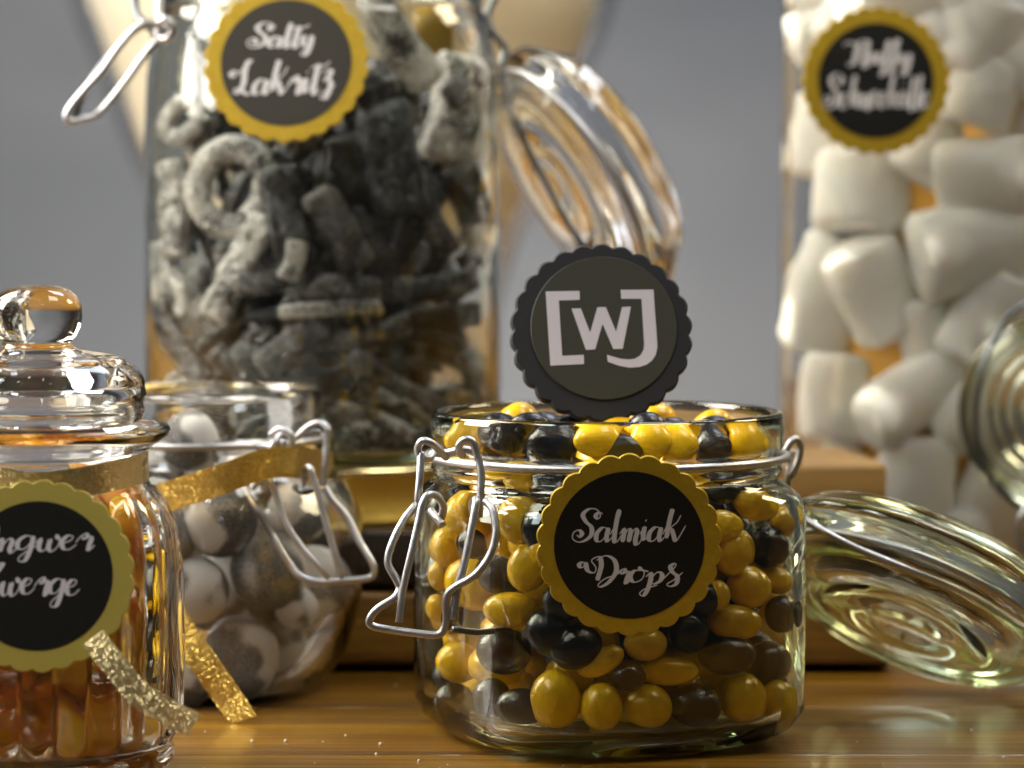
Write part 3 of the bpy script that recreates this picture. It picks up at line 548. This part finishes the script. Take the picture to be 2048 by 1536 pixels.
for x, y, r_ in balls:
    r = r_*S(.905); p = against(x, y, b_in, r*.98, .8, 1.0) or against(x, y, b_in, r*.6, .8, 1.0)
    if p is None: continue
    o = link('candy_ball', BALL); o.location = p; o.scale = (r, r, r*.96); o.rotation_euler = [random.uniform(0, 6) for _ in range(3)]; bp.append((p, r))
    tag(o, '', 'sweet', 'powdery balls in the round jar'); items.append((o, x, y, 'powdery'))
rank_labels(items, [930, 1090, 1230], ['in the mouth', 'near the shoulder', 'in the middle', 'near the floor'], '{pos} {kind} grey white ball from the left {row} of the round bellied jar')
random.seed(5); tries = 0; cnt = 0
while cnt < 22 and tries < 4000:
    tries += 1; r = random.uniform(.0085, .0105); p = Vector((bx+random.uniform(-.04, .04), BD+random.uniform(-.03, .04), random.uniform(.012, .068)))
    if not b_in(p, r*.9) or any((p-q).length < (r+rq)*.9 for q, rq in bp): continue
    o = link('candy_ball', BALL); o.location = p; o.scale = (r, r, r); o.rotation_euler = [random.uniform(0, 6) for _ in range(3)]; bp.append((p, r)); cnt += 1
    tag(o, 'powdery grey ball at the back of the round bellied jar', 'sweet', 'powdery balls in the round jar')

# ================================================================== GINGER JAR (front left)
GD = .802; gx = P(76, 900, GD).x
gj = tag(empty('ginger_jar', (gx, GD, 0)), 'fluted glass jar with ball knob lid holding orange candied ginger, front left', 'jar')
NF = 26
zc = lambda y, D=GD: H-(y-HY)/F*D
def fl(r, z, d=.0): return (r, z, 2, d)
prof = [(0, .0018), (.024, .0018), (.026, 0), (.0305, .0008), (.0325, .0035), (.0330, .006), (.0320, .0078), fl(.0328, .0095, .0004), fl(.0342, .012, .0022), fl(.0346, .03, .0022), fl(.0346, .048, .0022), fl(.0342, .056, .0013), fl(.0330, .0625, .0011), fl(.0308, .0668, .0007), (.0288, .0698),
        (.0272, .0712), (.0264, .073), (.0268, .0742), (.0262, .0752), (.0267, .0765), (.0261, .0777), (.0264, .0792), (.029, .0812), (.0318, .083), (.0323, .0845), (.0316, .0855), (.0295, .0852), (.0262, .0848), (.0248, .084), (.0243, .082),
        (.0238, .073), (.0262, .069), (.029, .0655), (.0308, .061), (.0318, .055), (.032, .03), (.0318, .013), (.030, .0078), (.026, .0056), (0, .005)]
link('glass_body', lathe([p if len(p) < 4 else p for p in prof], 'glass_body', NF*8, nfl=NF), M_glassw, gj)
# the lid, a domed solid with rings and a ball knob
lp = [(0, .0860), (.0215, .0858), (.0238, .0862), (.0256, .0875), (.0262, .0895), (.0258, .0912), (.0262, .0927), (.0264, .0945), (.0260, .0960), (.0261, .0975), (.0256, .0992), (.0248, .1005), (.0236, .1020), (.0214, .1032), (.0212, .1040), (.0190, .1050), (.0150, .1060), (.0100, .1067), (.0086, .1078), (.0083, .1090), (.0090, .1106), (.0100, .1130), (.0105, .116), (.0103, .119), (.0094, .1215), (.0075, .1235), (.0045, .1246), (0, .1250)]
hollow = [(0, .1055), (.013, .1045), (.019, .1005), (.0215, .095), (.0215, .088), (0.0208, .0862)]
pr2 = [(r, z) for r, z in reversed(lp) if r > .0208 or z > .1]   # outer from knob down
shell = hollow[:]; shell = [(0, .1018), (.012, .1010), (.0185, .0975), (.0218, .0935), (.0222, .089), (.0212, .0858)] + [(.0235, .0857)] + lp[3:]
shell = [(q[0]*(1.05 if q[1] > .109 else 1), .0857+(q[1]-.0857)*.867) for q in shell]
lid = link('lid', lathe(shell, 'lid', 96), M_glassw, gj)
# ginger pieces
g_in = round_inside(gx, GD, .006, .072, lambda z: .031 if z < .06 else .031-(z-.06)*.8)
random.seed(21); gp = []
gm = [rbox(.017, .013, .011, .0045, 'ginger_chunk', 4, .0022) for _ in range(5)]
for i, m_ in enumerate(gm): m_.materials.append(M_ging if i % 2 == 0 else M_syrup)
tries = 0; gitems = []
while len(gp) < 150 and tries < 22000:
    tries += 1; a = random.uniform(0, 6.283); rr = .023*math.sqrt(random.random()); p = Vector((gx+rr*math.cos(a), GD+rr*math.sin(a), random.uniform(.012, .066)))
    if not g_in(p, .0068) or any((p-q).length < .0076 for q in gp): continue
    o = link('ginger_piece', random.choice(gm)); o.location = p; o.rotation_euler = [random.uniform(0, 6) for _ in range(3)]; k = random.uniform(.7, 1.15); o.scale = (k, k*random.uniform(.8, 1.1), k*random.uniform(.8, 1.1)); gp.append(p)
    tag(o, 'sticky orange ginger chunk in the middle of the fluted jar', 'sweet', 'ginger chunks in the fluted jar')
    x, y = PX(p)
    if p.y < GD-.006: gitems.append((o, x, y, 'orange'))
rank_labels(gitems, [1100, 1230, 1360, 1450], ['under the shoulder', 'behind the label top', 'behind the label foot', 'below the label', 'on the floor'], '{pos} {kind} ginger chunk from the left {row} of the fluted jar')
make_label(gj, 76, 1152, .765, 194, 150, [('Ingwer', -48, 190, 1042, 1124, 8), ('Zwerge', -40, 160, 1126, 1214, 8)], 10, 4, 0, 27, ink=M_ink2, gold=M_gold2)
strip([P(-60, 950, .775), P(60, 975, .771), P(160, 965, .773), P(232, 950, .780), P(280, 938, .795), P(296, 930, .81)], 62*S(.78), [(0, 0, 1)]*6, 'ribbon', M_ribbon2, gj)
strip([P(185, 1275, .760), P(225, 1325, .758), P(275, 1385, .757), P(330, 1420, .756), P(388, 1450, .754)], 52*S(.757), [(1, 0, .75), (1, .1, .85), (.85, .2, 1), (.6, 0, 1), (.6, -.1, 1)], 'ribbon_tail', M_ribbon2, gj)

# ================================================================== LIQUORICE JAR (tall, on the crate)
LD = 1.027; lx = P(646, 500, LD).x
lj = tag(empty('candy_jar', (lx, LD, CH)), 'tall clip top glass jar of sugared liquorice pieces standing on the crate', 'jar', 'clip top glass jars')
prof = [(0, .003), (.040, .003), (.043, 0), (.049, .001), (.0535, .006), (.0552, .014), (.0553, .06), (.0550, .10), (.0542, .118), (.0525, .130), (.0505, .137), (.0495, .1385), (.0495, .141), (.0503, .1425), (.0495, .1445), (.0495, .149), (.0503, .151), (.0505, .165), (.049, .1665), (.0475, .165),
        (.0468, .143), (.0475, .136), (.0498, .128), (.0515, .117), (.0524, .10), (.0527, .06), (.0525, .017), (.0495, .0095), (.043, .0072), (0, .007)]
link('glass_body', lathe(prof, 'glass_body', 96), M_glass, lj)
link('neck_wire', tube([(.0505*math.cos(t*math.pi/12), .0505*math.sin(t*math.pi/12), .1468) for t in range(24)], .0012, 'neck_wire', closed=True, sub=4), M_dsteel, lj)
A = .985
wire([(322, -60, A+.01), (320, -10, A+.008), (318, 30, A+.006), (330, 52, A+.004), (318, 62, A)], .0012, 'bail_leg', M_steel, lj)
wire([(272, -60, A+.01), (270, 0, A+.008), (278, 36, A+.006), (300, 48, A+.003)], .0012, 'bail_leg', M_dsteel, lj)
wire([(330, 60, A), (300, 45, A-.002), (268, 60, A-.003), (235, 98, A-.004), (205, 140, A-.005), (165, 185, A-.006), (135, 225, A-.006), (140, 243, A-.006), (165, 238, A-.004), (200, 225, A-.001), (250, 165, A+.002), (290, 110, A+.003), (325, 70, A+.003)], .0011, 'lever_frame', M_steel, lj, sub=6)
wire([(310, 66, A+.004), (285, 52, A+.003), (240, 88, A), (190, 150, A-.002), (162, 200, A-.004), (150, 240, A-.005)], .0010, 'lever_link', M_dsteel, lj)
wire([(315, 50, A-.001), (330, 38, A-.003), (345, 55, A-.003), (338, 75, A-.002), (322, 78, A), (314, 62, A+.001)], .0012, 'lever_eye', M_steel, lj)
wire([(1010, -40, 1.03), (985, 5, 1.028), (975, 35, 1.027), (990, 70, 1.026), (1010, 98, 1.026), (1004, 130, 1.025), (1010, 175, 1.024), (1040, 260, 1.02), (1100, 380, 1.015), (1170, 500, 1.01)], .0012, 'lid_bail', M_dsteel, lj)
make_lid(lj, P(1190, 330, 1.03), (-.80, -.30, -.50), .0435, M_glassw, M_steel, thick=1.25)
# the label
make_label(lj, 573, 127, .967, 165, 131, [('Salty', 494, 628, 47, 113, 9), ('Lakritz', 464, 673, 122, 200, 9)], 15, -3, 0, 26, prt=M_print3)
l_in = round_inside(lx, LD, CH+.007, .25, .0520)
bars = {}
def bar_mesh(L_, W_, T_):
    me = rbox(L_, T_, W_, min(W_, T_)*.38, 'liquorice_piece', 4); bm = bmesh.new(); bm.from_mesh(me)
    lon = [e for e in bm.edges if abs(e.verts[0].co.x-e.verts[1].co.x) > L_*.3]
    bmesh.ops.subdivide_edges(bm, edges=lon, cuts=7); bd = random.uniform(-.14, .14); tw = random.uniform(-.5, .5); sd = random.random()*40; hol = random.random() < .5
    for v in bm.verts:
        u = v.co.x/L_; rr = Matrix.Rotation(tw*u, 3, 'X'); v.co = rr @ v.co; v.co.z += bd*L_*(4*u*u-.5)*.6
        v.co += noise.noise_vector(v.co*170+Vector((sd, 0, 0)))*min(W_, T_)*.16
    bm.to_mesh(me); bm.free()
    for p_ in me.polygons: p_.use_smooth = True
    return me
lp_ = []; litems = []
def add_bar(x0, y0, x1, y1, wpx, mi, lift=0):
    s = S(.985); cx, cy = (x0+x1)/2, (y0+y1)/2; L_ = math.hypot(x1-x0, y1-y0)*s; W_ = wpx*s; T_ = min(W_*.6, .009)
    hw = L_/2*abs(x1-x0)/max(1, math.hypot(x1-x0, y1-y0)); 
    e0 = (abs(x1-x0)/2)*s
    dx0 = abs(cx-646)*s+e0; rad = .0518-T_/2
    ok = against(cx, cy, l_in, T_/2+.0006+lift+ (rad-math.sqrt(max(.0001, rad*rad-(e0)**2)))*.9, .93, 1.07)
    if ok is None: ok = against(cx, cy, l_in, .002, .93, 1.07)
    if ok is None: return
    me = bar_mesh(L_, W_, T_); me.materials.append(M_lico[mi] if mi < 4 else M_amberp)
    o = link('liquorice_piece', me); o.location = ok
    yaw = -math.asin(max(-1, min(1, (ok.x-lx)/.06)))*-.75
    o.rotation_euler = Euler((random.uniform(-.15, .15), math.atan2(y1-y0, x1-x0), 0), 'XYZ'); 
    o.rotation_euler = (Matrix.Rotation(yaw, 3, 'Z') @ Matrix.Rotation(math.atan2(y1-y0, x1-x0), 3, 'Y') @ Matrix.Rotation(random.uniform(-.2, .2), 3, 'X')).to_euler()
    tag(o, '', 'sweet', 'liquorice pieces in the tall jar'); litems.append((o, cx, cy, ('dark', 'dusted', 'sugary', 'bluish', 'amber')[mi])); lp_.append(ok)
def add_ring(x, y, ro, ri, mi, roll=0, sq=1, lift=0):
    s = S(.985); n = 40
    pts = [(math.cos(2*math.pi*k/n)*(ro+ri)/2*s, 0, math.sin(2*math.pi*k/n)*(ro+ri)/2*s*sq) for k in range(n)]
    bm = bmesh.new(); tube(pts, (ro-ri)/2*s, 'x', 12, True, 1, bm)
    for v in bm.verts: v.co.y *= .65; v.co += noise.noise_vector(v.co*160)*.0006
    bmesh.ops.recalc_face_normals(bm, faces=bm.faces); me = tomesh(bm, 'liquorice_ring'); me.materials.append(M_lico[mi])
    p = against(x, y, l_in, (ro-ri)*.4*s+.001+lift+ro*s*.15, .93, 1.07) or against(x, y, l_in, .003, .93, 1.07); o = link('liquorice_ring', me); o.location = p
    yaw = math.asin(max(-1, min(1, (p.x-lx)/.06)))*.75; o.rotation_euler = (0, R(roll), yaw)
    tag(o, '', 'sweet', 'liquorice pieces in the tall jar'); litems.append((o, x, y, 'ring shaped')); lp_.append(p)
add_ring(468, 375, 100, 42, 2, 25, 1.12)
add_ring(370, 240, 62, 26, 2, -38, .7)
add_ring(352, 590, 62, 22, 2, 70, .62, .002)
for a in [(355, 320, 360, 520, 62, 2), (330, 480, 345, 640, 50, 2, .003), (305, 610, 430, 770, 50, 3, 0), (385, 540, 470, 750, 62, 1, .003), (545, 425, 425, 640, 64, 2, .002), (470, 520, 490, 640, 60, 4, .009), (575, 560, 600, 480, 44, 2, .0005),
          (560, 330, 600, 540, 90, 0, .002), (635, 380, 715, 540, 76, 1, 0), (700, 420, 760, 560, 60, 0, .004), (760, 205, 800, 430, 110, 3, 0), (690, 270, 700, 400, 90, 0, .005), (735, -10, 855, 175, 78, 2, .001), (800, 150, 815, 260, 60, 1, .004), (930, 110, 880, 330, 110, 2, 0),
          (850, 40, 880, 120, 70, 4, .012), (830, 365, 895, 510, 48, 1, .001), (900, 330, 960, 440, 80, 0, .006), (960, 270, 985, 360, 45, 2, .0), (890, 495, 985, 430, 30, 2, .0), (905, 530, 985, 480, 34, 0, .002), (840, 560, 900, 470, 50, 0, .006),
          (480, 566, 760, 580, 50, 1, .0), (730, 585, 965, 560, 50, 1, .001), (560, 625, 760, 612, 28, 2, .0), (620, 650, 965, 630, 50, 0, .004), (520, 740, 650, 650, 60, 1, .001), (690, 715, 905, 840, 52, 1, .0), (620, 690, 820, 650, 46, 1, .002), (830, 690, 965, 740, 60, 0, .005),
          (540, 800, 700, 750, 56, 0, .003), (600, 850, 820, 820, 60, 0, .002), (660, 880, 950, 870, 56, 1, .001), (560, 860, 640, 730, 50, 3, .004), (880, 800, 985, 850, 60, 4, .010), (920, 700, 975, 830, 50, 1, .003), (430, 700, 560, 790, 60, 0, .004), (330, 760, 470, 860, 60, 1, .002),
          (350, 860, 540, 880, 60, 0, .001), (410, 330, 430, 200, 60, 1, .008), (640, 260, 560, 300, 70, 0, .006), (400, 180, 420, 60, 70, 0, .010), (500, 320, 560, 200, 70, 1, .012), (650, 180, 700, 60, 70, 0, .010), (600, 60, 700, 90, 70, 1, .014), (880, 200, 960, 150, 60, 1, .010),
          (720, 150, 760, 260, 80, 0, .003), (540, 650, 470, 740, 60, 0, .005), (760, 300, 850, 450, 60, 0, .008), (600, 560, 700, 640, 60, 0, .008)]:
    add_bar(*a)
random.seed(99)
for k_ in range(46):
    x_, y_ = random.uniform(370, 930), random.uniform(330, 880); an_ = random.uniform(-.9, .9)*(1 if y_ > 560 else 2.2); l_ = random.uniform(60, 120)
    add_bar(x_-l_*math.cos(an_), y_-l_*math.sin(an_), x_+l_*math.cos(an_), y_+l_*math.sin(an_), random.uniform(22, 36), random.choice((0, 1, 1, 2, 0, 3)), random.uniform(.003, .010))
rank_labels(litems, [130, 260, 370, 470, 560, 630, 720, 800], ['at the shoulder', 'level with the gold label', 'just under the gold label', 'in the upper middle', 'in the middle', 'below the middle', 'in the lower half', 'near the bottom', 'on the floor'], '{pos} {kind} liquorice from the left {row} of the tall jar')
random.seed(3); tries = 0; cnt = 0
fm = [bar_mesh(.030, .009, .006) for _ in range(4)]
for i, m_ in enumerate(fm): m_.materials.append(M_lico[(0, 0, 1, 3)[i]])
while cnt < 115 and tries < 9000:
    tries += 1; a = random.uniform(0, 6.283); rr = .036*math.sqrt(random.random()); p = Vector((lx+rr*math.cos(a), LD+rr*math.sin(a), random.uniform(CH+.014, .175)))
    if p.y < LD-.018: continue
    if any((p-q).length < .0105 for q in lp_): continue
    o = link('liquorice_piece', random.choice(fm)); o.location = p; o.rotation_euler = [random.uniform(0, 6) for _ in range(3)]; lp_.append(p); cnt += 1
    tag(o, 'dark liquorice stick in the shadowy heap at the back of the tall jar', 'sweet', 'liquorice pieces in the tall jar')

# ================================================================== MARSHMALLOW JAR (right, behind)
WD = 1.125; wx = P(1888, 500, WD).x; WR = .0558
wj = tag(empty('candy_jar', (wx, WD, 0)), 'tall glass jar packed with white marshmallows at the right edge', 'jar', 'clip top glass jars')
prof = [(0, .003), (.040, .003), (.044, 0), (.050, .002), (.0548, .010), (WR, .02), (WR, .10), (WR-.001, .215), (.052, .235), (.048, .245), (.048, .262), (.0465, .263), (.0455, .262), (.0455, .244), (.0495, .232), (.0525, .214), (.0533, .10), (.0533, .022), (.050, .010), (.044, .0075), (0, .007)]
link('glass_body', lathe(prof, 'glass_body', 96), M_glassw, wj)
make_label(wj, 1751, 162, 1.062, 148, 115, [('Fluffy', 1688, 1823, 80, 152, 9), ('SchneebAlle', 1646, 1860, 148, 222, 7)], 3, 0, 0, 27)
amber_core = link('amber_glow_core', lathe([(0, .012), (.0365, .012), (.0365, .24), (0, .20)], 'amber_glow_core', 48), M_gap_glow, wj)  # added core, puts the warm scattered light of the gaps into colour
w_in = round_inside(wx, WD, .007, .235, .0530)
def marsh_mesh(L_, Dm):
    r = Dm/2; h = L_/2; pr = [(0, -h*.96), (r*.72, -h), (r*.9, -h*.94), (r, -h*.8), (r*1.02, -h*.3), (r*1.02, h*.3), (r, h*.8), (r*.9, h*.94), (r*.72, h), (0, h*.96)]
    pr = [(0, -h*.96)] + smooth_profile(pr[1:-1], 3) + [(0, h*.96)]
    me = lathe(pr, 'marshmallow', 28); s = random.random()*30
    for v in me.vertices: v.co += noise.noise_vector(v.co*45+Vector((s, s, 0)))*.0020+noise.noise_vector(v.co*140+Vector((s, 0, s)))*.0006; v.co.y *= .90
    me.materials.append(M_marsh); return me
mitems = []
# px, py, length px, diameter px, axis angle (deg, 0 = upright), nod
for x, y, Lp, Dp, an, nod, lift in [(1630, 70, 110, 110, 70, .3, 0), (1625, 270, 150, 110, 10, .2, 0), (1735, 385, 150, 180, 8, .5, 0), (1640, 585, 230, 130, 12, .1, .001), (1752, 575, 180, 150, -28, .25, -.001), (1935, 495, 210, 150, 78, .2, 0), (1965, 350, 170, 140, 88, .2, .0),
        (1965, 190, 130, 120, 20, .2, .001), (1955, 60, 140, 140, 15, .5, 0), (1664, 795, 160, 125, 5, .5, 0), (1830, 795, 210, 115, 62, .1, .0), (1975, 640, 180, 140, 30, .3, .001), (1835, 955, 150, 140, 5, .3, 0), (1950, 820, 170, 130, 60, .3, .002), (1990, 1000, 150, 130, 20, .3, .001),
        (1665, 950, 120, 120, 40, .2, .001), (1850, 90, 140, 130, 60, .3, .006), (1870, 290, 150, 120, 30, .2, .010), (2080, 280, 160, 140, 20, .3, 0), (2090, 440, 160, 140, 60, .3, 0), (2080, 600, 150, 140, 20, .3, 0), (2060, 120, 150, 130, 70, .3, 0), (1720, 30, 150, 130, 30, .3, .002),
        (1740, 200, 160, 140, 60, .3, .004), (1900, 1090, 150, 130, 80, .2, 0), (1750, 1060, 150, 140, 30, .2, 0), (1800, -30, 150, 140, 70, .2, 0), (1960, -50, 150, 140, 10, .2, 0), (2060, -20, 150, 140, 50, .2, .002), (1640, -40, 130, 130, 10, .2, .0), (1860, 660, 120, 110, -10, .2, .010), (2080, 760, 150, 140, 50, .3, 0)]:
    s = S(1.085)*1.12; r = Dp/2*s; x = x+16 if x < 1670 else x; r_in = r+.25*abs(math.sin(R(an)))*Lp/2*s*(x < 1700)
    p = against(x, y, w_in, r_in*.98+max(0, lift), 1.0, 1.2) or against(x, y, w_in, r*.9, 1.0, 1.2) or against(x, y, w_in, r*.7, 1.0, 1.2) or against(x, y, w_in, r*.4, 1.0, 1.2)
    if p is None: continue
    o = link('marshmallow', marsh_mesh(Lp*s, Dp*s)); o.location = p
    o.rotation_euler = (Matrix.Rotation(R(an), 3, 'Y') @ Matrix.Rotation(random.uniform(-.35, .35), 3, 'X')).to_euler()
    tag(o, '', 'sweet', 'marshmallows in the tall jar'); mitems.append((o, x, y, 'white'))
rank_labels(mitems, [0, 130, 240, 330, 450, 540, 720, 880], ['right at the top', 'beside the top of the label', 'level with the label words', 'by the foot of the label', 'just under the label', 'in the middle', 'below the middle', 'in the lower part', 'near the floor'], '{pos} {kind} marshmallow from the left {row} of its jar')
make_lid(wj, P(2118, 822, 1.035), (.22, .95, -.05), .0318, M_glassg, M_dsteel, thick=1.3, ribs=5)
wire([(2075, 590, 1.04), (2010, 640, 1.035), (1965, 740, 1.03), (1950, 850, 1.03), (1985, 960, 1.03), (2060, 1030, 1.03)], .0011, 'lid_bail', M_dsteel, wj)
wire([(2060, 1010, 1.02), (2040, 1040, 1.02), (2042, 1090, 1.02), (2060, 1120, 1.02)], .0012, 'hinge_hook', M_steel, wj)

# ================================================================== big vase behind
VD = 1.45; vx = P(690, 300, VD).x
v = tag(empty('glass_vase', (vx, VD, 0)), 'large blurred cream filled glass vase tapering down behind the liquorice jar', 'vase')
k = VD/F
def zz(y): return H-(y-HY)/F*VD
vp = [(0, .004), (.058, .002), (.060, .006), (.050, .012), (290*k, zz(850)), (305*k, zz(650)), (340*k, zz(520)), (400*k, zz(380)), (452*k, zz(260)), (500*k, zz(130)), (535*k, zz(40)), (560*k, zz(-60)), (570*k, zz(-200))]
inner = [(r-.004, z) for r, z in reversed(vp[4:])] + [(0, .03)]
link('glass_body', lathe(smooth_profile(vp[1:], 3)+[(566*k, zz(-202))]+smooth_profile(inner[:-1], 3)+[(0, .034)] if False else [(0, .004)]+smooth_profile(vp[1:], 3)+smooth_profile(inner[:-1], 3)+[(0, inner[-2][1]-.004)], 'glass_body', 96), M_glassw, v)
fp = [(0, zz(820))]+smooth_profile([(r-.009, z) for r, z in vp[4:-1]], 3)
fp = [(r, z) for r, z in fp]; fp[0] = (0, fp[1][1]-.002); fp += [(0, fp[-1][1]+.004)]
link('cream_filling', lathe(fp, 'cream_filling', 64), M_cream, v)

# crumbs of sugar on the table
random.seed(8); bm = bmesh.new()
for k_ in range(60):
    x_, y_ = random.uniform(-.13, .15), random.uniform(.80, .96); r_ = random.choice((.0002, .00025, .0003, .00045))
    if math.hypot(x_-mx, y_-MD) < .046 or math.hypot(x_-bx, y_-BD) < .035 or math.hypot(x_-gx, y_-GD) < .036: continue
    bmesh.ops.create_icosphere(bm, subdivisions=1, radius=r_, matrix=Matrix.Translation((x_, y_, r_*.8)))
cb = link('sugar_crumbs', tomesh(bm, 'sugar_crumbs', False), simple('sugar', col=(.8, .78, .72), rough=.4)); cb['kind'] = 'stuff'
cb['label'] = 'tiny pale sugar crumbs scattered on the table boards'; cb['category'] = 'crumbs'
